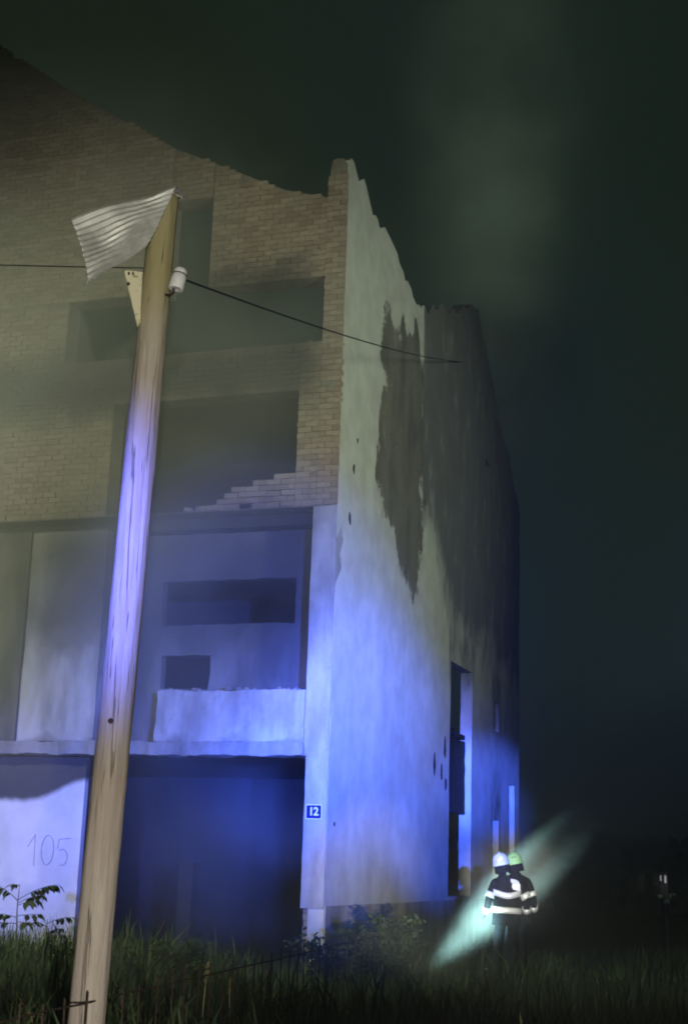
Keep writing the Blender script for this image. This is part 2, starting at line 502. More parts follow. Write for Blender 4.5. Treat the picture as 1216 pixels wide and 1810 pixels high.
def build_side():
    ys = sorted(set([round(i * 0.14, 3) for i in range(103)] + [14.28] + [h for H in HOLES for h in H[:2]]))
    ys = sorted([0.028] + [y for y in ys if 0.05 < y <= 14.28])
    zs = sorted(set([round(-0.3 + i * 0.16, 3) for i in range(70)] + [h for H in HOLES for h in H[2:]]))
    zmax = 10.6
    zs = [z for z in zs if z < zmax]
    px, pz = [p[0] for p in PROFILE], [p[1] for p in PROFILE]
    ntop = 26
    bm = bmesh.new()
    g = {}
    for i, y in enumerate(ys):
        top = float(np.interp(y, px, pz))
        # broken brick courses along the top
        top += 0.10 * round(2.2 * mnoise.noise(Vector((y * 2.3, 0.7, 0.2))))
        col = zs + [zmax + (top - zmax) * k / ntop for k in range(ntop + 1)]
        for j, z in enumerate(col):
            g[i, j] = (y, z)
    nj = len(zs) + ntop + 1
    vid = {}
    def vert(i, j):
        if (i, j) not in vid:
            y, z = g[i, j]
            x = 0.012 * mnoise.noise(Vector((y * 0.9, z * 0.7, 5.0)))
            vid[i, j] = bm.verts.new((x, y, z))
        return vid[i, j]
    for i in range(len(ys) - 1):
        for j in range(nj - 1):
            yc = (ys[i] + ys[i + 1]) / 2
            zc = (g[i, j][1] + g[i, j + 1][1] + g[i + 1, j][1] + g[i + 1, j + 1][1]) / 4
            if any(a < yc < b and c < zc < d for a, b, c, d in HOLES):
                continue
            bm.faces.new((vert(i, j), vert(i + 1, j), vert(i + 1, j + 1), vert(i, j + 1)))
    bm.normal_update()
    o = mesh_obj('side_wall', bm, SIDE, house)
    me = o.data
    peel = me.attributes.new('peel', 'FLOAT', 'POINT')
    soot = me.attributes.new('soot', 'FLOAT', 'POINT')
    pv, sv = [], []
    for v in me.vertices:
        y, z = v.co.y, v.co.z
        pv.append(max(-1.0, min(1.0, poly_sd(y, z, PEEL) * 1.6)))
        z_s = float(np.interp(y, [0, 4.6, 5.0, 6.0, 7.3, 9.0, 14.3], [30, 18, 7.6, 7.3, 5.9, 5.6, 5.2]))
        s = (z - z_s) / 1.6
        if z > 10.2: s -= (z - 10.2) * 0.25
        for a, b, c, d in HOLES[:3]:
            if a - 0.25 < y < b + 0.3: s = max(s, 0.7 - abs(z - d - 0.3) * 0.5)
        sv.append(max(-0.9, min(1.0, s)))
    peel.data.foreach_set('value', pv)
    soot.data.foreach_set('value', sv)
    so = o.modifiers.new('thickness', 'SOLIDIFY')
    so.thickness, so.offset = 0.26, -1.0
    # slightly proud plinth, broken stair-window filling
    box_obj('plinth', (0.004, 0.034, 0.004, 14.2, -0.3, 0.985), PLASTER, house)
    f = box_obj('broken_infill', (-0.24, -0.14, 7.42, 9.28, 2.72, 4.26), DARK, house, 0.03, 0.2)
    for a, b, c, d in ((7.46, 8.3, 4.30, 4.45), (8.45, 9.2, 4.29, 4.38)):
        box_obj('loose_block', (-0.24, -0.12, a, b, c, d), DARK, house, 0.02, 0.15)
    # small holes knocked in the plaster
    for y, z, w, h in ((0.62, 7.10, .05, .16), (0.75, 8.0, .04, .13), (0.9, 8.55, .03, .10), (6.2, 3.55, .10, .42), (6.75, 3.4, .07, .3),
                       (7.0, 3.9, .07, .34), (7.1, 3.2, .06, .25), (0.35, 2.2, .03, .08)):
        bm = bmesh.new()
        n = 9
        w, h = w * 0.7, h * 0.62
        ring = []
        for k in range(n):
            t = k * math.tau / n
            rr = 1 + 0.9 * mnoise.noise(Vector((y * 3 + math.cos(t), z + math.sin(t), 2)))
            ring.append((y + w * rr * math.cos(t), z + h * rr * math.sin(t) * (1.0 if math.sin(t) > 0 else 0.7)))
        a = [bm.verts.new((0.016, p, q)) for p, q in ring]
        b = [bm.verts.new((-0.02, p, q)) for p, q in ring]
        bm.faces.new(a)
        for k in range(n): bm.faces.new((a[k], b[k], b[(k + 1) % n], a[(k + 1) % n]))
        mesh_obj('plaster_hole', bm, DARK, house)
build_side()

# ---------------------------------------------------------------- house: front wall pieces (a = metres left of the corner)
def front(name, a0, a1, z0, z1, y0, y1, mat, rough=0.012, cuts=0.25):
    return box_obj(name, (-a1, -a0, y0, y1, z0, z1), mat, house, rough, cuts)

FB = 0.10          # back of the brick facing: mortar core starts here
# ground-floor and first-floor pier at the corner
front('corner_pier', 0.005, 0.37, 0.95, 3.22, 0.0, 0.5, PLASTER)
front('corner_pier', 0.005, 0.41, 3.22, 7.20, 0.0, 0.5, PLASTER)
front('pier_foot', 0.06, 0.34, -0.3, 0.95, 0.06, 0.46, MORTAR, 0.03, 0.12)
# floor slab edge over the big opening, broken underside
lint = front('lintel', 0.41, 9.6, 3.22, 3.43, 0.02, 0.44, CONCRETE, 0.045, 0.09)
# ground floor: rendered partition standing half a metre in
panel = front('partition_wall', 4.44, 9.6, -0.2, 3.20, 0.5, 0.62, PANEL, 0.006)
front('inner_post', 3.35, 3.62, 0.0, 1.55, 2.6, 2.9, INNER)
# first floor
front('parapet', 0.412, 3.02, 3.432, 4.25, 0.10, 0.34, PLASTER, 0.04, 0.10)
front('front_panel', 4.13, 5.56, 3.432, 7.0, 0.08, 0.30, PLASTER, 0.015)
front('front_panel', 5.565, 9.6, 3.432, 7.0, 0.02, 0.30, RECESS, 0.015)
def recess_wall():
    """smoked inner wall of the loggia with a window gap and a smaller hole knocked through"""
    y0, y1 = 0.72, 0.9
    bm = bmesh.new()
    holes = ((-3.35, -0.92, 5.43, 6.19), (-3.28, -2.40, 4.36, 4.92))
    xs = sorted({-4.6, -0.40, -3.35, -0.92, -3.28, -2.40} | {round(-4.5 + i * .2, 2) for i in range(21)})
    zs = sorted({3.44, 7.0, 5.43, 6.19, 4.36, 4.92} | {round(3.6 + i * .2, 2) for i in range(17)})
    vid = {}
    def V(i, j):
        if (i, j) not in vid:
            n = mnoise.noise_vector(Vector((xs[i] * 4, 0, zs[j] * 4))) * 0.03
            vid[i, j] = bm.verts.new((xs[i] + n.x, y0 + n.y * .5, zs[j] + n.z))
        return vid[i, j]
    for i in range(len(xs) - 1):
        for j in range(len(zs) - 1):
            xc, zc = (xs[i] + xs[i + 1]) / 2, (zs[j] + zs[j + 1]) / 2
            if any(a < xc < b and c < zc < d for a, b, c, d in holes): continue
            bm.faces.new((V(i, j), V(i + 1, j), V(i + 1, j + 1), V(i, j + 1)))
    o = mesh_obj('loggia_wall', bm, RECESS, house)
    s = o.modifiers.new('thickness', 'SOLIDIFY')
    s.thickness, s.offset = y1 - y0, -1
recess_wall()
# slabs and inner walls
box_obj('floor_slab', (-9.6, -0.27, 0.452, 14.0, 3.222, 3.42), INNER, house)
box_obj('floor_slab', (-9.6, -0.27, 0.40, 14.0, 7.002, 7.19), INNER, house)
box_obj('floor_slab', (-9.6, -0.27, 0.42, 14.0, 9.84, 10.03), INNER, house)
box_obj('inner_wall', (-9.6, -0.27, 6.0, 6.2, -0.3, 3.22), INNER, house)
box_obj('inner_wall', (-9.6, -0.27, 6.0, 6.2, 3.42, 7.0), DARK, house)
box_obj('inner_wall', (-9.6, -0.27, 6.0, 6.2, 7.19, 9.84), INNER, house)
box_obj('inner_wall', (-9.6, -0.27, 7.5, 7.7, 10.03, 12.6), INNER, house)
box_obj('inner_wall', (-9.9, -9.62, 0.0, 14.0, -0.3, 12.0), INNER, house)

# brick-faced areas: (a0, a1, z0, z1, y of face) ; the mortar core is built behind each
front('front_core', 0.012, 0.74, 7.202, 9.20, FB * 0.18, 0.42, MORTAR, 0.0, 0)
front('front_core', 0.012, 0.36, 9.202, 12.67, FB * 0.18, 0.42, MORTAR, 0.0, 0)
front('front_core', 0.745, 4.15, 7.202, 7.22, FB * 0.18, 0.40, MORTAR, 0.0, 0)
front('front_core', 0.362, 4.15, 9.202, 10.04, FB * 0.18, 0.41, MORTAR, 0.0, 0)
front('front_core', 4.152, 9.6, 7.202, 10.04, FB * 0.18, 0.41, MORTAR, 0.0, 0)
front('front_core', 5.20, 9.6, 10.042, 11.20, FB * 0.18, 0.41, MORTAR, 0.0, 0)
def roofline(a):
    return float(np.interp(a, [0.36, 1.2, 2.07, 3.3, 4.6, 6.41, 9.3], [12.67, 12.93, 13.38, 14.0, 14.85, 16.1, 18.2]))
def gable_core(a0, a1, z0):
    bm = bmesh.new()
    n = max(2, int((a1 - a0) / 0.25))
    poly = [(-a0, z0)] + [(-(a0 + (a1 - a0) * k / n), roofline(a0 + (a1 - a0) * k / n) - 0.03) for k in range(n + 1)] + [(-a1, z0)]
    add_prism(bm, poly, FB * 0.18, 0.41)
    mesh_obj('gable_core', bm, MORTAR, house)
gable_core(0.362, 2.50, 11.20)
gable_core(2.502, 3.30, 12.92)
gable_core(3.302, 9.3, 11.202)

# ragged corner stack above the eaves
bm = bmesh.new()
add_prism(bm, [(-0.335, 12.66), (-0.33, 13.15), (-0.30, 13.33), (-0.21, 13.36), (-0.10, 13.34), (-0.03, 13.22), (-0.02, 12.66)], 0.02, 0.40)
mesh_obj('corner_stack', bm, MORTAR, house)

# single bricks -------------------------------------------------------
BL, BH, COURSE, LEN = 0.240, 0.084, 0.0955, 0.2505
brick_meshes = []
for k in range(6):
    bm = bmesh.new()
    add_box(bm, -BL / 2, BL / 2, 0.0, 0.10, -BH / 2, BH / 2)
    for v in bm.verts:
        v.co += Vector((random.uniform(-.006, .006), random.uniform(-.004, .004), random.uniform(-.005, .005)))
    me = bpy.data.meshes.new('brick')
    bm.normal_update(); bm.to_mesh(me); bm.free()
    me.materials.append(BRICK)
    brick_meshes.append(me)

bricks = []       # (priority, a centre, z centre, length)
def lay(a0, a1, z0, z1, prio, keep=None):
    z = z0
    row = 0
    while z + BH <= z1 + 0.02:
        a = a0 - (LEN / 2 if row % 2 else 0)
        while a < a1 - 0.03:
            b0, b1 = max(a, a0), min(a + BL, a1)
            if b1 - b0 > 0.05 and random.random() < 0.985 and (keep is None or keep((b0 + b1) / 2, z + BH / 2)):
                bricks.append((prio, (b0 + b1) / 2, z + BH / 2, b1 - b0))
            a += LEN
        z += COURSE
        row += 1

def stepped(a, z):
    edge = float(np.interp(z, [7.2, 7.3, 7.42, 7.52, 7.62, 7.72, 7.82], [2.45, 2.35, 2.1, 1.9, 1.7, 1.05, 0.75]))
    return a < edge
lay(0.004, 0.362, 7.22, 13.05, 0)
lay(0.366, 0.74, 7.22, 10.02, 0)
lay(0.744, 2.6, 7.22, 7.85, 0, stepped)
lay(0.366, 2.49, 11.21, 13.5, 1, lambda a, z: z < roofline(a) - 0.06)
lay(0.744, 4.15, 9.21, 10.02, 2)
lay(4.16, 5.6, 7.22, 10.02, 2)
lay(5.604, 9.2, 7.22, 11.15, 4)
lay(5.21, 5.6, 10.04, 11.15, 4)
lay(3.31, 9.0, 11.21, 17.5, 5, lambda a, z: z < roofline(a) - 0.06)
lay(2.51, 3.29, 12.93, 14.0, 5, lambda a, z: z < roofline(a) - 0.06)
lay(0.07, 0.34, 0.30, 0.93, -1, lambda a, z: random.random() < 0.85)
order = sorted(range(len(bricks)), key=lambda i: (bricks[i][0], bricks[i][1]))
rest_v, rest_f = [], []
for rank, i in enumerate(order):
    pr, a, z, ln = bricks[i]
    jit = (random.uniform(-.003, .003), random.uniform(-.007, .008), random.uniform(-.003, .003))
    foot = pr == -1
    yb = (0.045 if foot else 0.0) + jit[1]
    if rank < 300:
        o = bpy.data.objects.new('brick', random.choice(brick_meshes))
        link(o, house)
        o.location = (-a + jit[0], yb, z + jit[2])
        o.scale = (ln / BL, 1, 1)
        o.rotation_euler = (random.uniform(-.01, .01), random.uniform(-.012, .012), random.uniform(-.012, .012))
    else:
        b = len(rest_v)
        x0, x1 = -a - ln / 2 + jit[0], -a + ln / 2 + jit[0]
        z0, z1 = z - BH / 2 + jit[2], z + BH / 2 + jit[2]
        q = lambda: random.uniform(-.004, .004)
        rest_v += [(x0 + q(), yb + q(), z0 + q()), (x1 + q(), yb + q(), z0 + q()), (x1, yb + .1, z0), (x0, yb + .1, z0),
                   (x0 + q(), yb + q(), z1 + q()), (x1 + q(), yb + q(), z1 + q()), (x1, yb + .1, z1), (x0, yb + .1, z1)]
        rest_f += [tuple(b + k for k in f) for f in ((0, 3, 2, 1), (4, 5, 6, 7), (0, 1, 5, 4), (1, 2, 6, 5), (2, 3, 7, 6), (3, 0, 4, 7))]
rest = from_arrays('brick_courses', rest_v, rest_f, BRICK, house)
rest['kind'] = 'stuff'

# pencilled number on the partition
def scrawl(strokes):
    bm = bmesh.new()
    for st in strokes:
        pts = [(-a, 0.494, z) for a, z in st]
        tube(bm, pts, 0.0055, 5)
    o = mesh_obj('pencil_number', bm, PENCIL, panel)
    o['label'] = 'thin hand drawn number 105 on pale wall'
def arc(ca, cz, ra, rz, t0, t1, n=14):
    return [(ca - ra * math.cos(R(t0 + (t1 - t0) * k / n)), cz + rz * math.sin(R(t0 + (t1 - t0) * k / n))) for k in range(n + 1)]
scrawl([[(5.42, 1.72), (5.33, 1.86), (5.29, 1.93), (5.28, 1.6), (5.275, 1.42)],
        arc(5.04, 1.68, 0.115, 0.24, 0, 360, 20),
        [(4.84, 1.86), (4.62, 1.88)], [(4.84, 1.86), (4.85, 1.70)], arc(4.76, 1.57, 0.10, 0.13, 130, -110, 12)])

# ---------------------------------------------------------------- house number plate
def number_plate():
    root = empty('house_number_plate', Vector(CORNER) + Matrix.Rotation(-TH, 3, 'Z') @ Vector((-0.205, -0.018, 2.37)), -TH)
    tag(root, 'small blue enamel plate with white 12 and white border on the corner pier', 'number plate')
    def rr(w, h, r, n=6):
        pts = []
        for cx, cz, t0 in ((w / 2 - r, h / 2 - r, 0), (-w / 2 + r, h / 2 - r, 90), (-w / 2 + r, -h / 2 + r, 180), (w / 2 - r, -h / 2 + r, 270)):
            for k in range(n + 1):
                t = R(t0 + 90 * k / n)
                pts.append((cx + r * math.cos(t), cz + r * math.sin(t)))
        return pts
    white = plain('white_enamel', (0.86, 0.87, 0.88), 0.25, var=0.03)
    blue = plain('blue_enamel', (0.006, 0.014, 0.11), 0.25, var=0.08)
    bm = bmesh.new(); add_prism(bm, rr(0.262, 0.222, 0.022), 0.0, 0.010); mesh_obj('plate_border', bm, white, root)
    bm = bmesh.new(); add_prism(bm, rr(0.238, 0.198, 0.016), -0.003, -0.0005); mesh_obj('plate_field', bm, blue, root)
    cu = bpy.data.curves.new('digits', 'FONT')
    cu.body = '12'
    cu.size, cu.extrude, cu.offset = 0.17, 0.0012, 0.0045
    cu.align_x, cu.align_y = 'CENTER', 'CENTER'
    cu.space_character = 0.92
    cu.materials.append(white)
    tmp = link(bpy.data.objects.new('digits_outline', cu))
    bpy.context.view_layer.update()
    me = bpy.data.meshes.new_from_object(tmp.evaluated_get(bpy.context.evaluated_depsgraph_get()))
    bpy.data.objects.remove(tmp)
    t = link(bpy.data.objects.new('digits', me), root)
    t.location, t.rotation_euler = (0, -0.006, 0), (R(90), 0, 0)
number_plate()

# ---------------------------------------------------------------- pole with its fittings
POLE_B, POLE_T = Vector((-1.548, 9.5, -0.5)), Vector((-1.384, 9.5, 6.30))
def pole_c(z):
    return POLE_B.lerp(POLE_T, (z - POLE_B.z) / (POLE_T.z - POLE_B.z))
def build_pole():
    root = empty('utility_pole', (POLE_B.x, POLE_B.y, 0))
    tag(root, 'bare weathered wooden utility pole standing in front of the burnt house', 'utility pole')
    bm = bmesh.new()
    seg, rings = 40, 130
    prev = None
    for j in range(rings + 1):
        z = -0.5 + 6.8 * j / rings
        c = pole_c(z)
        rad = 0.121 - 0.019 * (z + 0.5) / 6.8
        ring = []
        for k in range(seg):
            t = k * math.tau / seg
            d = 0.006 * mnoise.noise(Vector((math.cos(t) * 1.1, math.sin(t) * 1.1, z * 0.5)))
            d += 0.004 * mnoise.noise(Vector((math.cos(t) * 5, math.sin(t) * 5, z * 0.6)))
            d += 0.003 * mnoise.noise(Vector((math.cos(t) * 4, math.sin(t) * 4, z * 5)))
            ring.append(bm.verts.new((c.x + (rad + d) * math.cos(t) - POLE_B.x, c.y + (rad + d) * math.sin(t) - POLE_B.y, z + (0.02 * math.cos(t) if j == rings else 0))))
        if prev:
            for k in range(seg): bm.faces.new((prev[k], prev[(k + 1) % seg], ring[(k + 1) % seg], ring[k]))
        prev = ring
    bm.faces.new(prev)
    mesh_obj('shaft', bm, WOOD, root, True)
    # old bolt hole with a rust run
    c = pole_c(2.47) - Vector((POLE_B.x, POLE_B.y, 0))
    bm = bmesh.new()
    bmesh.ops.create_uvsphere(bm, u_segments=14, v_segments=8, radius=0.019)
    for v in bm.verts: v.co = Vector((v.co.x, v.co.y * 0.5, v.co.z)) + Vector((c.x - 0.012, c.y - 0.114, c.z))
    mesh_obj('bolt_head', bm, RUST, root, True)
    # steel bracket bolt carrying the insulator
    p = pole_c(5.58) - Vector((POLE_B.x, POLE_B.y, 0))
    bm = bmesh.new()
    tube(bm, [(p.x + 0.05, p.y - 0.04, 5.52), (p.x + 0.115, p.y - 0.10, 5.49), (p.x + 0.14, p.y - 0.12, 5.50), (p.x + 0.143, p.y - 0.122, 5.64)], 0.010, 8)
    mesh_obj('insulator_pin', bm, RUST, root, True)
build_pole()

def insulator():
    root = empty('insulator', (-1.246, 9.37, 5.520))
    root.rotation_euler = (R(-6), R(10), 0)
    tag(root, 'white porcelain bell insulator on the right of the wooden pole top', 'insulator')
    prof = [(0.030, 0.012), (0.050, 0.0), (0.0535, 0.006), (0.054, 0.085), (0.053, 0.112), (0.0475, 0.118), (0.0465, 0.126), (0.049, 0.132),
            (0.049, 0.145), (0.041, 0.166), (0.022, 0.178), (0.004, 0.181)]
    bm = bmesh.new(); lathe(bm, prof, 28); mesh_obj('bell', bm, PORCELAIN, root, True)
    bm = bmesh.new(); lathe(bm, [(0.0475, 0.119), (0.0515, 0.121), (0.0515, 0.126), (0.0475, 0.128)], 24); mesh_obj('wire_tie', bm, RUST, root, True)
insulator()

def sheet():
    TL, TR = Vector((-2.0, 9.22, 5.975)), Vector((-1.285, 9.36, 6.315))
    BLc, BR = Vector((-1.828, 9.16, 5.49)), Vector((-1.462, 9.345, 5.835))
    bm = bmesh.new()
    nu, nv = 70, 90
    g = {}
    for i in range(nu + 1):
        s = i / nu
        for j in range(nv + 1):
            t = j / nv
            p = TL.lerp(TR, s).lerp(BLc.lerp(BR, s), t)
            # bowed outline, dented lower edge, curled lower left corner
            p.z += 0.012 * math.sin(math.pi * s) * (1 - t)
            p.x += 0.03 * math.sin(math.pi * t) * (1 - s) * 0.6
            p.z += -0.03 * math.sin(math.pi * s) * t * 0.4
            p.y += 0.05 * mnoise.noise(Vector((s * 2.2, t * 2.2, 4.0)))
            amp = 0.0065 * (0.45 + 0.55 * (1 - s * 0.6))
            p.y += amp * math.cos(t * math.tau * 11)
            p.z += 0.004 * mnoise.noise(Vector((s * 9, t * 9, 1.0)))
            p.x += 0.006 * mnoise.noise(Vector((s * 3, t * 12, 7.0))) * (1 - s)
            if t > 0.86 and s < 0.25:
                p.y -= (t - 0.86) * 0.5 * (0.25 - s)
            g[i, j] = bm.verts.new(p)
    for i in range(nu):
        for j in range(nv):
            bm.faces.new((g[i, j], g[i, j + 1], g[i + 1, j + 1], g[i + 1, j]))
    # fold running back over the pole top
    prev = [g[i, 0] for i in range(nu + 1)]
    for k in range(1, 7):
        cur = []
        for i in range(nu + 1):
            s = i / nu
            b = g[i, 0].co
            ang = k / 6 * R(115)
            cur.append(bm.verts.new((b.x + 0.006 * k * s, b.y + 0.05 * math.sin(ang) + (0.16 * k / 6) * s, b.z + 0.022 * (1 - math.cos(ang)) * (1 - 0.8 * k / 6) + 0.01 * s)))
        for i in range(nu): bm.faces.new((prev[i], prev[i + 1], cur[i + 1], cur[i]))
        prev = cur
    root = empty('corrugated_sheet', (-1.40, 9.4, 6.3))
    tag(root, 'crumpled grey corrugated metal sheet hanging off the wooden pole top', 'metal sheet')
    bmesh.ops.recalc_face_normals(bm, faces=bm.faces[:])
    bmesh.ops.translate(bm, verts=bm.verts[:], vec=(1.40, -9.4, -6.3))
    o = mesh_obj('sheet_body', bm, ZINC, root, True)
    md = o.modifiers.new('gauge', 'SOLIDIFY'); md.thickness = 0.003
    # torn tongue at the right end
    bm = bmesh.new()
    vs = [bm.verts.new(p) for p in ((0.06, -0.03, 0.0), (0.11, -0.02, -0.035), (0.165, 0.0, -0.055), (0.12, 0.02, -0.03), (0.08, 0.03, 0.008))]
    bm.faces.new(vs)
    o = mesh_obj('torn_tongue', bm, ZINC, root)
    md = o.modifiers.new('gauge', 'SOLIDIFY'); md.thickness = 0.003
    bm = bmesh.new()
    vs = [bm.verts.new(Vector(p) - Vector((1.40 * -1, 9.4, 6.3))) for p in ((-1.828, 9.165, 5.50), (-1.77, 9.17, 5.53), (-1.74, 9.18, 5.545), (-1.775, 9.15, 5.495), (-1.815, 9.14, 5.475), (-1.842, 9.14, 5.43))]
    bm.faces.new(vs)
    o = mesh_obj('bent_corner', bm, ZINC, root)
    md = o.modifiers.new('gauge', 'SOLIDIFY'); md.thickness = 0.003
sheet()

def wedge_board():
    root = empty('pole_board', (-1.50, 9.42, 5.25))
    tag(root, 'pale cream tapered board with rusty bolt nailed to left of pole', 'board')
    bm = bmesh.new()
    poly = [(-0.122, 0.405), (-0.10, 0.41), (0.01, 0.405), (0.02, 0.02), (0.0, -0.01)]
    add_prism(bm, poly, -0.045, 0.0)
    bmesh.ops.bevel(bm, geom=bm.edges[:], offset=0.004, segments=1, affect='EDGES')
    mesh_obj('plank', bm, BOARD, root)
    for x, z, r in ((-0.083, 0.305, 0.013), (-0.085, 0.385, 0.008), (-0.055, 0.385, 0.008)):
        bm = bmesh.new()
        bmesh.ops.create_uvsphere(bm, u_segments=10, v_segments=6, radius=r)
        for v in bm.verts: v.co = Vector((v.co.x + x, v.co.y * 0.6 - 0.047, v.co.z * (1.7 if z > 0.35 else 1) + z))
        mesh_obj('bolt', bm, RUST, root, True)
wedge_board()

# ---------------------------------------------------------------- cables
def house_pt(x, y, z):
    return Vector(CORNER) + Matrix.Rotation(-TH, 3, 'Z') @ Vector((x, y, z))
def cable(name, a, b, sag, r, label):
    bm = bmesh.new()
    pts = []
    for k in range(41):
        t = k / 40
        p = Vector(a).lerp(Vector(b), t)
        p.z -= sag * 4 * t * (1 - t)
        pts.append(p)
    tube(bm, pts, r, 6)
    tag(mesh_obj(name, bm, CABLEM, None, True), label, 'cable')
cable('overhead_cable', (-1.20, 9.36, 5.60), house_pt(0.02, 7.95, 12.46), 0.12, 0.0085, 'black cable sagging from the pole insulator to the white side wall')
cable('overhead_cable', (-1.45, 9.6, 5.78), (-14.0, 12.5, 7.6), 0.2, 0.0045, 'thin dark cable running off left from behind the metal sheet')

# ---------------------------------------------------------------- fence of thin iron rods in the grass
def fence():
    p0, p1 = Vector((-2.62, 4.0, 0)), Vector((1.45, 23.0, 0))
    root = empty('wire_fence', p0)
    tag(root, 'thin rusty rod fence crossing the tall grass in front of the pole', 'fence')
    n = 58
    for zz in (0.72, 0.34):
        bm = bmesh.new()
        pts = []
        for k in range(n + 1):
            q = p0.lerp(p1, k / n) - p0
            pts.append((q.x, q.y, zz + 0.012 * mnoise.noise(Vector((k * 0.6, zz * 9, 0)))))
        tube(bm, pts, 0.0065, 5)
        mesh_obj('rail', bm, RUST, root)
    bm = bmesh.new()
    tube(bm, [(0, 0, -0.2), (0.004, 0.002, 0.3), (0, 0, 0.785)], 0.0065, 6)
    proto = mesh_obj('rod', bm, RUST, root)
    for k in range(n + 1):
        q = p0.lerp(p1, (k + 0.35) / (n + 1)) - p0
        o = proto if k == 0 else proto.copy()
        if k: COL.objects.link(o); o.parent = root
        o.location = (q.x + 0.004, q.y - 0.012, random.uniform(-.03, .03))
        o.rotation_euler = (random.uniform(-.02, .02), random.uniform(-.02, .02), random.uniform(0, 6))
fence()

# ---------------------------------------------------------------- grass
def in_house(x, y):
    v = Matrix.Rotation(TH, 3, 'Z') @ Vector((x - CORNER[0], y - CORNER[1], 0))
    return v.x < 0.05 and v.y > -0.02

def grass(name, count, xr, yr, hmin, hmax, width, mat, patch):
    V = np.zeros((count * 5, 3)); keep = 0
    faces = []
    for _ in range(count):
        y = random.uniform(*yr)
        x = random.uniform(xr[0], xr[1])
        if abs(x) > 0.27 * y + 1.5 or in_house(x, y): continue
        if 19.9 < y < 24 and abs(x - 1.25 - (y - 20.2) * 0.51) < 0.32: continue
        pn = mnoise.noise(Vector((x * 0.55, y * 0.55, patch)))
        if random.random() > 0.62 + pn * 1.1: continue
        h = random.uniform(hmin, hmax) * (0.85 + 0.5 * pn)
        if x > 1.5: h *= 0.72
        if -1.0 < x < 1.5 and y > 15.5: h *= 0.6
        a = random.uniform(0, math.tau)
        lean = random.uniform(0.05, 0.55) * h
        dx, dy = math.cos(a) * lean, math.sin(a) * lean
        w = width * random.uniform(0.6, 1.4)
        b = random.uniform(0, math.tau)
        wx, wy = math.cos(b) * w, math.sin(b) * w
        i = keep * 5
        V[i] = (x - wx, y - wy, -0.06)
        V[i + 1] = (x + wx, y + wy, -0.06)
        V[i + 2] = (x + dx * 0.35 + wx * .8, y + dy * .35 + wy * .8, h * 0.6)
        V[i + 3] = (x + dx * 0.35 - wx * .8, y + dy * .35 - wy * .8, h * 0.6)
        V[i + 4] = (x + dx, y + dy, h * random.uniform(0.86, 1.0))
        faces.append((i, i + 1, i + 2, i + 3)); faces.append((i + 3, i + 2, i + 4))
        keep += 1
    o = from_arrays(name, V[:keep * 5], faces, mat)
    return tag(o, kind='stuff')
tag(grass('tall_grass', 64000, (-7.5, 9.0), (7.0, 27.0), 0.22, 0.66, 0.006, GRASS, 0.0), 'dark tall grass covering the ground before the house', 'grass')

tag(grass('tall_weeds', 5200, (-7.0, 7.5), (8.5, 21.5), 0.40, 0.92, 0.016, LEAF, 9.0), 'coarse weeds rising out of the grass', 'weeds')
# loose stalks standing out of the grass
def stalk(x, y, h, lean, label):
    bm = bmesh.new()
    tube(bm, [(0, 0, -0.05), (lean * 0.3, 0, h * 0.5), (lean, 0, h)], [0.009, 0.008, 0.005], 6)
    root = empty('dry_stalk', (x, y, 0))
    mesh_obj('stem', bm, DRYSTEM, root, True)
    bm = bmesh.new()
    for k in range(26):
        z = h * random.uniform(0.78, 1.02)
        a = random.uniform(0, math.tau)
        r = random.uniform(0.008, 0.02)
        bmesh.ops.create_icosphere(bm, subdivisions=1, radius=r * 0.6, matrix=Matrix.Translation((lean * (z / h) ** 1.5 + r * math.cos(a), r * math.sin(a), z)))
    mesh_obj('seed_head', bm, DRYSTEM, root, True)
    tag(root, label, 'plant', 'tall dry stalks in the grass')
stalk(-1.09, 13.0, 0.72, 0.03, 'pale dry stalk nearest right of the wooden pole')
stalk(-0.85, 13.2, 0.58, -0.03, 'short pale stalk second right of the wooden pole')
stalk(-0.60, 13.6, 0.50, 0.02, 'short pale stalk third right of the wooden pole')

leaf_me = None
def leaf_mesh():
    global leaf_me
    if leaf_me: return leaf_me
    bm = bmesh.new()
    prof = [(0, 0.004), (0.2, 0.17), (0.45, 0.235), (0.75, 0.15), (1.0, 0.0)]
    L, Rr, Mi = [], [], []
    for t, w in prof:
        zc = -0.30 * t * t
        Mi.append(bm.verts.new((t, 0, zc)))
        L.append(bm.verts.new((t, w, zc + 0.05 * w)) if w else Mi[-1])
        Rr.append(bm.verts.new((t, -w, zc + 0.05 * w)) if w else Mi[-1])
    for i in range(len(prof) - 1):
        for S, flip in ((L, False), (Rr, True)):
            q = [Mi[i], Mi[i + 1], S[i + 1], S[i]]
            q = [v for k, v in enumerate(q) if v not in q[:k]]
            bm.faces.new(q[::-1] if flip else q)
    leaf_me = bpy.data.meshes.new('leaf')
    bm.normal_update(); bm.to_mesh(leaf_me); bm.free()
    leaf_me.materials.append(LEAF)
    return leaf_me

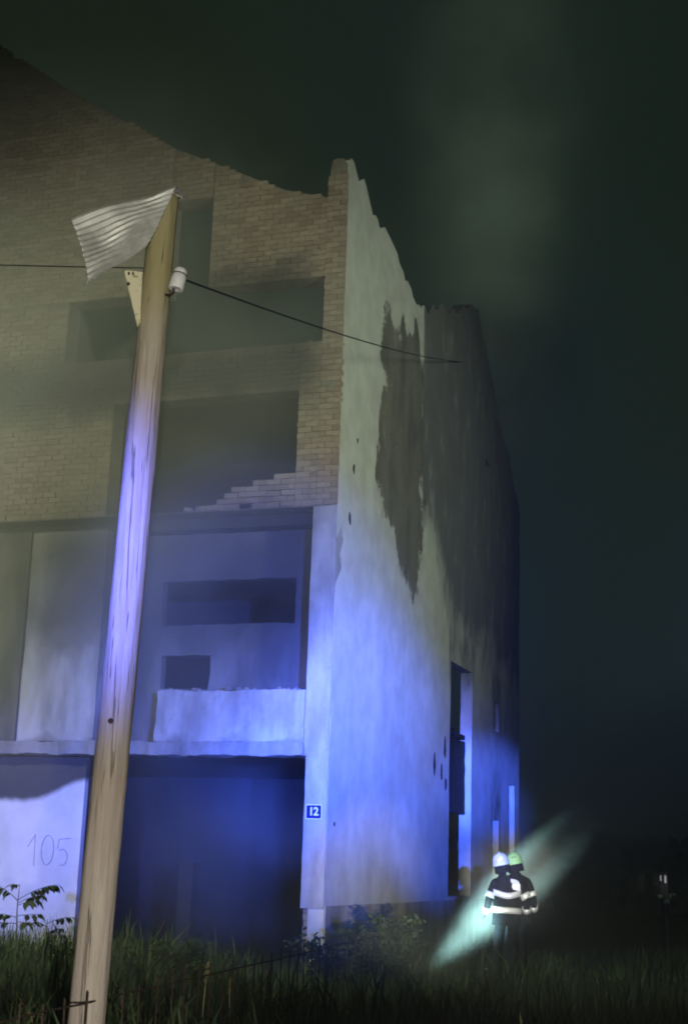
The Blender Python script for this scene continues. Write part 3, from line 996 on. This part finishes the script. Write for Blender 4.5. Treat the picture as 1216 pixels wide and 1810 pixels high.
def sapling(name, x, y, branches, stem_h, label, mat=None):
    """upright stem, side branches given as (z, azimuth, length, rise, leaf size)"""
    root = empty(name, (x, y, 0))
    tag(root, label, 'plant')
    bm = bmesh.new()
    tube(bm, [(0, 0, -0.05), (0.02, 0, stem_h * .4), (-0.01, 0.01, stem_h * .75), (0.0, 0, stem_h)], [0.013, 0.011, 0.008, 0.004], 7)
    leaves = []
    for z, az, ln, rise, ls in branches:
        d = Vector((math.cos(R(az)), math.sin(R(az)), 0))
        pts = [Vector((0, 0, z)) + d * ln * t + Vector((0, 0, rise * ln * (t - 0.45 * t * t))) for t in (0, .25, .5, .75, 1)]
        tube(bm, pts, [0.006, 0.005, 0.0045, 0.004, 0.002], 5)
        nl = max(5, int(ln / 0.036))
        for k in range(nl):
            t = 0.25 + 0.75 * (k + 1) / nl
            p = Vector((0, 0, z)) + d * ln * t + Vector((0, 0, rise * ln * (t - 0.45 * t * t)))
            side = 1 if k % 2 else -1
            leaves.append((p, R(az) + side * R(random.uniform(35, 80)) if k < nl - 1 else R(az), ls * random.uniform(0.85, 1.35)))
    mesh_obj('stem', bm, STEM, root, True)
    me = leaf_mesh() if mat is None else leaf_mesh().copy()
    if mat: me.materials[0] = mat
    for p, a, s in leaves:
        o = link(bpy.data.objects.new('leaf', me), root)
        o.location = p
        o.rotation_euler = (random.uniform(-.5, .5), random.uniform(0.1, 0.8), a)
        o.scale = (s, s, s)
    return root
sapling('sapling', -4.08, 19.2, [(1.20, 180, 0.10, 0.3, .09), (1.02, 8, 0.50, 0.75, .13), (1.0, 165, 0.42, 0.9, .13), (0.98, 40, 0.36, .5, .12), (0.95, -30, 0.34, .4, .12),
        (0.82, 12, 0.30, .15, .11), (0.80, 160, 0.34, .2, .11), (0.74, -20, 0.26, 0.0, .10), (0.72, 200, 0.3, 0.1, .11)], 1.22, 'leafy sapling before the pale wall at the left edge')
sapling('sapling', -3.62, 18.9, [(0.75, 20, 0.30, 0.5, .08), (0.70, 160, 0.22, 0.6, .08), (0.62, 60, 0.28, 0.4, .08), (0.58, -20, 0.26, 0.3, .08), (0.5, 100, 0.25, .5, .08),
        (0.45, 190, 0.3, .3, .08), (0.40, 0, 0.3, .3, .08)], 0.80, 'low bushy sapling right of the tall one')
sapling('sapling', -3.10, 18.6, [(0.55, 20, 0.30, 0.25, .07), (0.52, 170, 0.20, 0.3, .07), (0.42, 10, 0.4, 0.3, .07), (0.38, 150, 0.3, 0.2, .07)], 0.60, 'small sapling left of the pole foot')

def bush(x, y, h, w, n, label):
    root = empty('bush', (x, y, 0))
    tag(root, label, 'bush')
    bm = bmesh.new()
    tips = []
    for k in range(16):
        a = random.uniform(0, math.tau)
        r = w * random.uniform(0.25, 1.0)
        hh = h * random.uniform(0.55, 1.0)
        tube(bm, [(0.05 * math.cos(a), 0.05 * math.sin(a), -0.05), (r * .5 * math.cos(a), r * .5 * math.sin(a), hh * .6), (r * math.cos(a), r * math.sin(a), hh)], [0.009, 0.007, 0.003], 5)
        tips.append((r * math.cos(a), r * math.sin(a), hh))
    mesh_obj('stem', bm, STEM, root, True)
    V, F = [], []
    for _ in range(n):
        tx, ty, tz = random.choice(tips)
        t = random.uniform(0.3, 1.08)
        p = Vector((tx * t, ty * t, tz * min(1.05, t ** 0.7))) + Vector((random.gauss(0, .05), random.gauss(0, .05), random.gauss(0, .045)))
        if p.z < 0.02: continue
        s = random.uniform(0.025, 0.06)
        q = Vector((random.gauss(0, 1), random.gauss(0, 1), random.gauss(0, .6))).normalized()
        r2 = q.cross(Vector((random.gauss(0, 1), random.gauss(0, 1), random.gauss(0, 1)))).normalized()
        i = len(V)
        V += [p - q * s, p + r2 * s * .45, p + q * s, p - r2 * s * .45]
        F.append((i, i + 1, i + 2, i + 3))
    f = from_arrays('foliage', V, F, LEAF, root)
bush(0.80, 19.2, 0.98, 0.42, 1500, 'dark rounded bush against the white side wall')
bush(0.45, 20.3, 0.72, 0.42, 900, 'low dark bush tucked behind the rounded one by the side wall')
bush(-0.1, 19.4, 0.62, 0.40, 800, 'low weed clump at the foot of the corner pier')
bush(-1.75, 17.2, 0.66, 0.40, 1000, 'ragged weed clump before the black ground floor opening')
bush(-2.5, 18.0, 0.48, 0.45, 800, 'low weed clump just right of the pole foot')
bush(-4.5, 18.6, 0.55, 0.55, 1100, 'dense low weeds under the leafy sapling at left')

# ---------------------------------------------------------------- far trees behind, only a dark mass
def wood_mass():
    V, F = [], []
    for _ in range(26000):
        x = random.uniform(-40, 75)
        y = 75 + random.gauss(0, 4)
        top = 3.4 + 0.9 * mnoise.noise(Vector((x * 0.16, 0, 2.0))) + 1.6 * mnoise.noise(Vector((x * 0.6, 0, 5.0)))
        z = top * (1 - random.random() ** 1.6)
        p = Vector((x, y, z))
        s = random.uniform(0.18, 0.42)
        q = Vector((random.gauss(0, 1), random.gauss(0, 1), random.gauss(0, 1))).normalized()
        r2 = q.cross(Vector((random.gauss(0, 1), random.gauss(0, 1), random.gauss(0, 1)))).normalized()
        i = len(V)
        V += [p - q * s, p + r2 * s * .6, p + q * s, p - r2 * s * .6]
        F.append((i, i + 1, i + 2, i + 3))
    tag(from_arrays('far_wood', V, F, mat_leaf('dark_needles', (0.010, 0.014, 0.009), (0.016, 0.022, 0.012), (0.02, 0.02, 0.012))), 'dark line of trees far behind the house', 'wood', kind='stuff')
wood_mass()

# ---------------------------------------------------------------- firefighters
COAT = plain('navy_turnout_cloth', (0.010, 0.012, 0.018), 0.9, var=0.4, scale=20, bump=0.3)
TAPE = NT('reflective_tape', 0.42)
TAPE.color((0.95, 0.96, 0.92)); TAPE.b.inputs['Metallic'].default_value = 0.3
TAPE = TAPE.m
SKIN = plain('skin', (0.42, 0.27, 0.20), 0.6, var=0.1)
HEL_GREEN = plain('lime_helmet', (0.36, 0.62, 0.20), 0.35, var=0.08)
HEL_WHITE = plain('white_helmet', (0.62, 0.66, 0.72), 0.3, var=0.05)
BLACKRUB = plain('black_rubber', (0.012, 0.012, 0.012), 0.6)

def skin_mesh(name, joints, edges, mat, parent, sub=2, root=0):
    me = bpy.data.meshes.new(name)
    me.from_pydata([j[:3] for j in joints], edges, [])
    o = link(bpy.data.objects.new(name, me), parent)
    md = o.modifiers.new('skin', 'SKIN'); md.use_smooth_shade = True
    for i, j in enumerate(joints):
        r = j[3]
        me.skin_vertices[0].data[i].radius = r if hasattr(r, '__len__') else (r, r)
        me.skin_vertices[0].data[i].use_root = (i == root)
    md.branch_smoothing = 0.6
    sd = o.modifiers.new('smooth', 'SUBSURF'); sd.levels = sd.render_levels = sub
    me.materials.append(mat)
    return o

def ring_band(bm, c, rx, ry, z0, z1, t0, t1, tilt=0.0, off=0.008, n=36, sag=0.0):
    prev = None
    for k in range(n + 1):
        t = R(t0 + (t1 - t0) * k / n)
        dz = tilt * math.cos(t) + sag * abs(math.cos(t)) ** 1.5
        a = [bm.verts.new((c[0] + (rx + o_) * math.cos(t), c[1] + (ry + o_) * math.sin(t), z + dz)) for o_, z in ((off, z0), (off, z1), (off - .006, z1), (off - .006, z0))]
        if prev:
            for i in range(4): bm.faces.new((prev[i], a[i], a[(i + 1) % 4], prev[(i + 1) % 4]))
        prev = a

def helmet(parent, c, mat, tilt, sticker):
    rot = Matrix.Translation(c) @ Matrix.Rotation(tilt, 4, 'Y')
    bm = bmesh.new()
    prof = [(0.150, -0.035), (0.152, -0.02), (0.143, 0.0), (0.139, 0.045), (0.122, 0.095), (0.085, 0.132), (0.040, 0.150), (0.005, 0.154)]
    lathe(bm, prof, 28, rot @ Matrix.Diagonal((0.92, 1.1, 1.0, 1)))
    o = mesh_obj('helmet', bm, mat, parent, True)
    bm = bmesh.new()                       # comb over the crown
    pts = [rot @ Vector((0, 0.155 * math.cos(R(t)), 0.010 + 0.150 * math.sin(R(t)))) for t in range(15, 170, 12)]
    tube(bm, pts, 0.013, 7)
    mesh_obj('comb', bm, mat, o, True)
    bm = bmesh.new()                       # neck guard
    n = 16
    prev = None
    for k in range(n + 1):
        t = R(200 + 140 * k / n)
        p = [rot @ Vector((0.128 * math.cos(t), 0.150 * math.sin(t), -0.025)), rot @ Vector((0.135 * math.cos(t), 0.165 * math.sin(t), -0.15))]
        cur = [bm.verts.new(q) for q in p]
        if prev: bm.faces.new((prev[0], cur[0], cur[1], prev[1]))
        prev = cur
    g = mesh_obj('neck_guard', bm, COAT, o, True)
    g.modifiers.new('cloth', 'SOLIDIFY').thickness = 0.006
    if sticker == 'band':
        bm = bmesh.new()
        prev = None
        for k in range(13):
            t = R(222 + 56 * k / 12)
            cur = []
            for zz, rr in ((0.015, 1.02), (0.085, 0.94)):
                z2 = zz + 0.045 * (k / 12 - 0.5)
                cur.append(bm.verts.new(rot @ Vector((0.141 * rr * 0.92 * math.cos(t) * 1.02, 0.141 * rr * 1.1 * math.sin(t) * 1.02, z2))))
            if prev: bm.faces.new((prev[0], cur[0], cur[1], prev[1]))
            prev = cur
        s = mesh_obj('reflective_sticker', bm, TAPE, o, True)
        s.modifiers.new('foil', 'SOLIDIFY').thickness = 0.002
    elif sticker == 'slot':
        bm = bmesh.new()
        add_box(bm, -0.035, 0.035, -0.004, 0.004, -0.007, 0.007)
        for v in bm.verts: v.co = rot @ (v.co + Vector((0.0, -0.142, 0.075)))
        mesh_obj('vent_slot', bm, BLACKRUB, o)
    return o

def hand(parent, w, d, side):
    """glove: palm and five curled fingers, one skin"""
    w, d = Vector(w), Vector(d).normalized()
    ac = Vector((0, 1, 0)) if abs(d.y) < 0.7 else Vector((0, 0, 1))
    J = [(*w, 0.030), (*(w + d * 0.05), (0.042, 0.026)), (*(w + d * 0.09), (0.042, 0.024))]
    E = [(0, 1), (1, 2)]
    cu = d.cross(ac).normalized() * side
    for k, ln in enumerate((0.070, 0.082, 0.076, 0.058)):
        o_ = ac * (0.033 - 0.022 * k)
        p = w + d * 0.095 + o_
        b = len(J)
        J += [(*p, 0.0115), (*(p + d * ln * .5 + cu * 0.012), 0.0105), (*(p + d * ln * .85 + cu * 0.04), 0.009)]
        E += [(2, b), (b, b + 1), (b + 1, b + 2)]
    b = len(J)
    J += [(*(w + d * 0.055 + ac * 0.045), 0.013), (*(w + d * 0.095 + ac * 0.065 + cu * 0.015), 0.010)]
    E += [(1, b), (b, b + 1)]
    skin_mesh('glove', J, E, BLACKRUB, parent, 1)

def firefighter(loc, face, lean, hel_mat, sticker, patch, label, bands=True, arm_r=(0.33, 0.02), head_off=0.0):
    """turned away from the camera; local +y is the way the figure faces, +x its right"""
    root = empty('person', loc, face)
    tag(root, label, 'person', 'firefighters beside the burnt house')
    root.scale = (0.93, 1, 1)
    L = lean
    J = [(0, 0, 0.95, (0.165, 0.125)), (L * .3, 0, 1.12, (0.17, 0.13)), (L * .6, 0.01, 1.30, (0.19, 0.14)), (L, 0.02, 1.44, (0.17, 0.115)),
         (L * 1.15 + head_off * .5, 0.03, 1.53, 0.065), (L * 1.2 + head_off, 0.04, 1.62, (0.075, 0.09)), (L * 1.25 + head_off, 0.045, 1.72, (0.078, 0.095))]
    E = [(0, 1), (1, 2), (2, 3), (3, 4), (4, 5), (5, 6)]
    wr = {}
    for s in (-1, 1):
        out = arm_r[0] if s > 0 else 0.30
        fwd = arm_r[1] if s > 0 else 0.10
        b = len(J)
        J += [(L + s * 0.195, 0.02, 1.42, 0.085), (L * .7 + s * (out - 0.02), 0.0, 1.19, 0.068), (L * .5 + s * out, 0.12 + fwd, 0.99, 0.056)]
        E += [(3, b), (b, b + 1), (b + 1, b + 2)]
        wr[s] = (Vector(J[b + 2][:3]), Vector(J[b + 2][:3]) - Vector(J[b + 1][:3]), Vector(J[b + 1][:3]), Vector(J[b][:3]))
        b = len(J)
        J += [(s * 0.10, 0, 0.86, 0.115), (s * 0.125, 0.03, 0.50, 0.080), (s * 0.13, 0.0, 0.12, 0.062), (s * 0.13, 0.0, 0.04, 0.055), (s * 0.14, 0.17, 0.035, 0.045)]
        E += [(0, b), (b, b + 1), (b + 1, b + 2), (b + 2, b + 3), (b + 3, b + 4)]
    skin_mesh('body', J, E, COAT, root, 2)
    # face and jaw, looking away from the camera
    bm = bmesh.new()
    hc = Vector((L * 1.25 + head_off, 0.05, 1.665))
    bmesh.ops.create_uvsphere(bm, u_segments=16, v_segments=12, radius=0.1)
    for v in bm.verts:
        c = v.co
        v.co = Vector((c.x * 0.80, c.y * 0.98 + (0.02 if c.z < -0.03 and c.y > 0 else 0), c.z * 1.15)) + hc
    f = mesh_obj('head', bm, SKIN, root, True)
    bm = bmesh.new()
    tube(bm, [hc + Vector((0, 0.095, 0.02)), hc + Vector((0, 0.122, -0.022)), hc + Vector((0, 0.096, -0.032))], [0.009, 0.014, 0.011], 6)
    for s in (-1, 1):
        bmesh.ops.create_icosphere(bm, subdivisions=1, radius=0.012, matrix=Matrix.Translation(hc + Vector((s * 0.032, 0.086, 0.022))))
        bmesh.ops.create_uvsphere(bm, u_segments=8, v_segments=6, radius=0.03, matrix=Matrix.Translation(hc + Vector((s * 0.08, 0.0, 0.0))) @ Matrix.Diagonal((0.3, 0.7, 1, 1)))
    mesh_obj('facial_features', bm, SKIN, f, True)
    helmet(root, hc + Vector((0, -0.01, 0.04)), hel_mat, R(-12) if head_off < 0 else R(6), sticker)
    # coat skirt: elliptical loft over the hips
    bm = bmesh.new()
    prev = None
    for z, rx, ry, cx in ((0.80, 0.235, 0.175, 0), (0.95, 0.225, 0.165, L * .1), (1.10, 0.222, 0.165, L * .3), (1.25, 0.228, 0.168, L * .55), (1.37, 0.225, 0.155, L * .8), (1.46, 0.17, 0.12, L), (1.53, 0.09, 0.085, L * 1.1)):
        ring = []
        for k in range(36):
            t = k * math.tau / 36
            w = 1 + 0.035 * mnoise.noise(Vector((math.cos(t) * 2.2, math.sin(t) * 2.2, z * 3)))
            ring.append(bm.verts.new((cx + rx * w * math.cos(t), 0.01 + ry * w * math.sin(t), z)))
        if prev:
            for k in range(36): bm.faces.new((prev[k], prev[(k + 1) % 36], ring[(k + 1) % 36], ring[k]))
        prev = ring
    mesh_obj('coat', bm, COAT, root, True)
    if bands:
        bm = bmesh.new(); ring_band(bm, (L * .5, 0.01), 0.234, 0.176, 1.185, 1.272, 0, 360, 0.0, 0.008, 48, 0.055)
        mesh_obj('reflective_band', bm, TAPE, root, True)
        bm = bmesh.new(); ring_band(bm, (L * .1, 0.01), 0.236, 0.176, 0.975, 1.062, 0, 360, -0.01, 0.008, 48)
        mesh_obj('reflective_band', bm, TAPE, root, True)
    for s in (-1, 1):
        w, dv, el, sh = wr[s]
        if bands or s > 0:
            for p, q, t0, t1, r in ((sh, el, 0.66, 0.98, 0.081), (el, w, 0.62, 0.96, 0.070)):
                bm = bmesh.new()
                a, b = p.lerp(q, t0), p.lerp(q, t1)
                tube(bm, [a, a.lerp(b, .5), b], [r, r, r], 18, False)
                o = mesh_obj('sleeve_band', bm, TAPE, root, True)
                o.modifiers.new('tape', 'SOLIDIFY').thickness = 0.003
        hand(root, w, dv, s)
    if patch:
        bm = bmesh.new()
        n, poly = 0, [(0.02, 1.475), (0.09, 1.47), (0.145, 1.445), (0.165, 1.40), (0.15, 1.375), (0.172, 1.345), (0.168, 1.305), (0.11, 1.31), (0.055, 1.325), (0.035, 1.36), (0.045, 1.40), (0.02, 1.44)]
        vs = []
        for x, z in poly:
            yy = -0.176 + 0.16 * max(0, (abs(x - L) - 0.05)) ** 1.3 + max(0, z - 1.40) * 0.45
            vs.append(bm.verts.new((x + 0.02, yy, z)))
        bm.faces.new(vs)
        bmesh.ops.triangulate(bm, faces=bm.faces[:])
        o = mesh_obj('back_patch', bm, TAPE, root)
        o.modifiers.new('patch', 'SOLIDIFY').thickness = 0.004
    return root
firefighter((2.63, 22.0, 0.0), R(2), 0.0, HEL_WHITE, 'band', True, 'firefighter with white helmet and bright reflective bands, nearer of the pair', True, (0.345, 0.0), -0.09)
firefighter((2.83, 22.5, 0.02), R(-8), 0.0, HEL_GREEN, 'slot', False, 'firefighter with lime green helmet half hidden behind the white helmeted one', False, (0.30, 0.02), -0.02)

# ---------------------------------------------------------------- hand lamp in the grass, its beam drawn by an added smoke streak
def hand_lamp():
    loc, target = Vector((1.22, 20.05, 0.14)), Vector((4.97, 27.5, 2.75))
    root = empty('hand_lamp', loc)
    root.rotation_euler = (target - loc).to_track_quat('Z', 'Y').to_euler()
    tag(root, 'battery hand lamp lying in the grass, shining up past the firefighters', 'hand lamp')
    bm = bmesh.new(); lathe(bm, [(0.03, -0.20), (0.036, -0.19), (0.036, -0.06), (0.075, 0.0), (0.082, 0.02), (0.076, 0.02), (0.05, -0.03), (0.005, -0.035)], 20)
    mesh_obj('lamp_housing', bm, BLACKRUB, root, True)
    bm = bmesh.new(); tube(bm, [(0, 0.036, -0.18), (0, 0.075, -0.16), (0, 0.075, -0.08), (0, 0.05, -0.055)], 0.009, 7)
    mesh_obj('handle', bm, BLACKRUB, root, True)
    d = target - loc
    l = spot('hand_lamp_light', loc + d.normalized() * 0.03, target, 2600, (0.50, 0.95, 0.92), 10.0, 1.0, 0.10).data
    l.use_nodes = True                      # a focused reflector: the beam hardly weakens over these few metres
    fo = l.node_tree.nodes.new('ShaderNodeLightFalloff')
    fo.inputs['Strength'].default_value = 1.0
    em = l.node_tree.nodes['Emission']
    l.node_tree.links.new(fo.outputs['Linear'], em.inputs['Strength'])
hand_lamp()

# ---------------------------------------------------------------- small far things on the right
def marker_post():
    root = empty('marker_post', (6.82, 30.0, 0.0))
    tag(root, 'slim dark marker post with two bright reflectors standing alone at far right', 'marker post')
    bm = bmesh.new(); add_box(bm, -0.09, 0.09, 0.0, 0.06, -0.1, 1.66)
    bmesh.ops.bevel(bm, geom=bm.edges[:], offset=0.01, segments=1, affect='EDGES')
    mesh_obj('post', bm, BLACKRUB, root)
    for x0, x1, z0, z1 in ((-0.085, -0.055, 1.49, 1.60), (0.005, 0.045, 1.45, 1.60)):
        bm = bmesh.new(); add_box(bm, x0, x1, -0.010, -0.002, z0, z1)
        mesh_obj('reflector', bm, TAPE, root)
marker_post()
sapling('leafy_sprig', 6.80, 29.8, [(1.20, 0, 0.16, 0.6, .10), (1.18, 180, 0.16, 0.5, .10), (1.15, 60, 0.15, .2, .10), (1.12, -90, 0.15, .2, .12)], 1.24, 'pale leafy sprig growing up against the far marker post', mat_leaf('pale_leaves', (0.20, 0.28, 0.11), (0.30, 0.38, 0.18), (0.3, 0.3, 0.15)))
bm = bmesh.new()
bmesh.ops.create_icosphere(bm, subdivisions=2, radius=0.022)
for v in bm.verts: v.co = Vector((v.co.x * 1.2, v.co.y, v.co.z * 0.7)) * (1 + 0.3 * mnoise.noise(v.co * 40))
o = mesh_obj('litter_scrap', bm, plain('white_litter', (0.85, 0.85, 0.85), 0.5, var=0.03), None, True)
o.location = (2.11, 19.9, 0.30)
tag(o, 'tiny white scrap caught in the grass below the firefighters', 'litter')

# ---------------------------------------------------------------- smoke haze
def haze():
    bm = bmesh.new()
    add_box(bm, -275, 275, -75, 410, -1.6, 42.0)
    m = bpy.data.materials.new('smoke_haze')
    m.use_nodes = True
    m.node_tree.nodes.clear()
    out = m.node_tree.nodes.new('ShaderNodeOutputMaterial')
    v = m.node_tree.nodes.new('ShaderNodeVolumePrincipled')
    v.inputs['Density'].default_value = 0.0005
    v.inputs['Color'].default_value = (0.86, 0.88, 0.86, 1)
    v.inputs['Anisotropy'].default_value = 0.15
    m.node_tree.links.new(v.outputs[0], out.inputs['Volume'])
    tag(mesh_obj('haze', bm, m), 'thin smoke hanging over the whole place', 'smoke', kind='stuff')
haze()

def smoke_plume(loc, radii, rot, density, color, scale, label, lo=0.35, hi=0.65, soft=1.0, seed=0.0):
    bm = bmesh.new()
    bmesh.ops.create_icosphere(bm, subdivisions=3, radius=1.0)
    m = bpy.data.materials.new('drifting_smoke')
    m.use_nodes = True
    t = m.node_tree
    t.nodes.clear()
    out = t.nodes.new('ShaderNodeOutputMaterial')
    v = t.nodes.new('ShaderNodeVolumePrincipled')
    v.inputs['Color'].default_value = (*color, 1)
    tc = t.nodes.new('ShaderNodeTexCoord')
    ln = t.nodes.new('ShaderNodeVectorMath'); ln.operation = 'LENGTH'
    t.links.new(tc.outputs['Object'], ln.inputs[0])
    fall = t.nodes.new('ShaderNodeMapRange'); fall.interpolation_type = 'SMOOTHSTEP'
    t.links.new(ln.outputs['Value'], fall.inputs[0])
    for i, x in zip((1, 2, 3, 4), (1 - soft, 0.98, 1.0, 0.0)): fall.inputs[i].default_value = x
    mp = t.nodes.new('ShaderNodeMapping')
    mp.inputs['Scale'].default_value = radii
    mp.inputs['Location'].default_value = (seed, seed * 2, seed * 3)
    t.links.new(tc.outputs['Object'], mp.inputs['Vector'])
    nz = t.nodes.new('ShaderNodeTexNoise')
    nz.inputs['Scale'].default_value = scale
    nz.inputs['Detail'].default_value = 3
    t.links.new(mp.outputs[0], nz.inputs['Vector'])
    rp = t.nodes.new('ShaderNodeMapRange')
    t.links.new(nz.outputs[0], rp.inputs[0])
    for i, x in zip((1, 2, 3, 4), (lo, hi, 0.15, 1.0)): rp.inputs[i].default_value = x
    mu = t.nodes.new('ShaderNodeMath'); mu.operation = 'MULTIPLY'
    t.links.new(fall.outputs[0], mu.inputs[0]); t.links.new(rp.outputs[0], mu.inputs[1])
    mu2 = t.nodes.new('ShaderNodeMath'); mu2.operation = 'MULTIPLY'
    t.links.new(mu.outputs[0], mu2.inputs[0]); mu2.inputs[1].default_value = density
    t.links.new(mu2.outputs[0], v.inputs['Density'])
    t.links.new(v.outputs[0], out.inputs['Volume'])
    o = mesh_obj('smoke_plume', bm, m)
    o.location, o.scale, o.rotation_euler = loc, radii, rot
    return tag(o, label, 'smoke', kind='stuff')
smoke_plume((-4.6, 19.4, 8.2), (6.4, 2.4, 8.6), (0, 0, 0), 0.55, (0.86, 0.88, 0.84), 0.4, 'grey smoke drifting before the left of the house')
smoke_plume((5.0, 44.0, 25.5), (4.9, 3.0, 15.0), (0, 0, 0), 0.07, (0.8, 0.84, 0.78), 0.25, 'dim column of smoke rising behind the house', lo=0.33, hi=0.66, seed=3.0)
_d = Vector((4.97, 27.5, 2.75)) - Vector((1.25, 20.2, 0.16))  # added smoke streak, shaped to draw the hand lamp's beam
smoke_plume(Vector((1.25, 20.2, 0.16)) + _d * 0.56, (0.56, 0.56, 4.8), _d.to_track_quat('Z', 'Y').to_euler(), 1.1, (0.88, 0.9, 0.88), 0.9,
            'added smoke streak shaped as the lamp beam behind the firefighters', lo=0.2, hi=0.6, soft=1.0, seed=5.0)
smoke_plume((3.6, 32.0, 13.2), (2.6, 3.0, 3.4), (0, 0, 0), 0.5, (0.55, 0.6, 0.55), 0.7, 'dark smoke curling over the top of the far side wall', lo=0.3, hi=0.65, seed=8.0)
smoke_plume((16.0, 64.0, 3.0), (26.0, 9.0, 10.0), (0, 0, 0), 0.2, (0.70, 0.80, 0.66), 0.12, 'smoke lying over the fields far behind the house', lo=0.1, hi=0.4, seed=11.0)

# rubble left lying on the ledges of the house
def rubble(x, y, z, r):
    bm = bmesh.new()
    bmesh.ops.create_icosphere(bm, subdivisions=2, radius=r)
    k = random.uniform(0, 50)
    for v in bm.verts:
        v.co *= 1 + 0.5 * mnoise.noise(v.co.normalized() * 1.6 + Vector((k, k, k)))
        v.co.z = max(-0.5 * r, v.co.z * 0.75)
    o = mesh_obj('rubble', bm, random.choice((MORTAR, BRICK, CONCRETE)), house)
    o.location = (x, y, z + 0.5 * r)
for k in range(16):
    rubble(-random.uniform(0.55, 3.0), random.uniform(0.16, 0.30), 4.255, random.uniform(0.02, 0.055))
for k in range(14):
    rubble(-random.uniform(2.0, 4.1), random.uniform(0.06, 0.35), 7.225, random.uniform(0.03, 0.09))
for k in range(12):
    rubble(-random.uniform(0.5, 4.1), random.uniform(0.05, 0.3), 10.045, random.uniform(0.02, 0.06))
smoke_plume((1.0, 15.0, 0.0), (9.0, 4.0, 1.7), (0, 0, 0), 0.10, (0.78, 0.92, 0.80), 0.3, 'added low smoke lightening the dark grass', lo=0.25, hi=0.6, seed=14.0)  # smoke added to lift the dark foreground
smoke_plume(house_pt(-2.4, 2.2, 1.6), (2.6, 2.0, 2.2), (0, 0, -TH), 0.15, (0.86, 0.88, 0.88), 0.6, 'smoke hanging in the ground floor room', lo=0.2, hi=0.55, soft=0.7, seed=17.0)
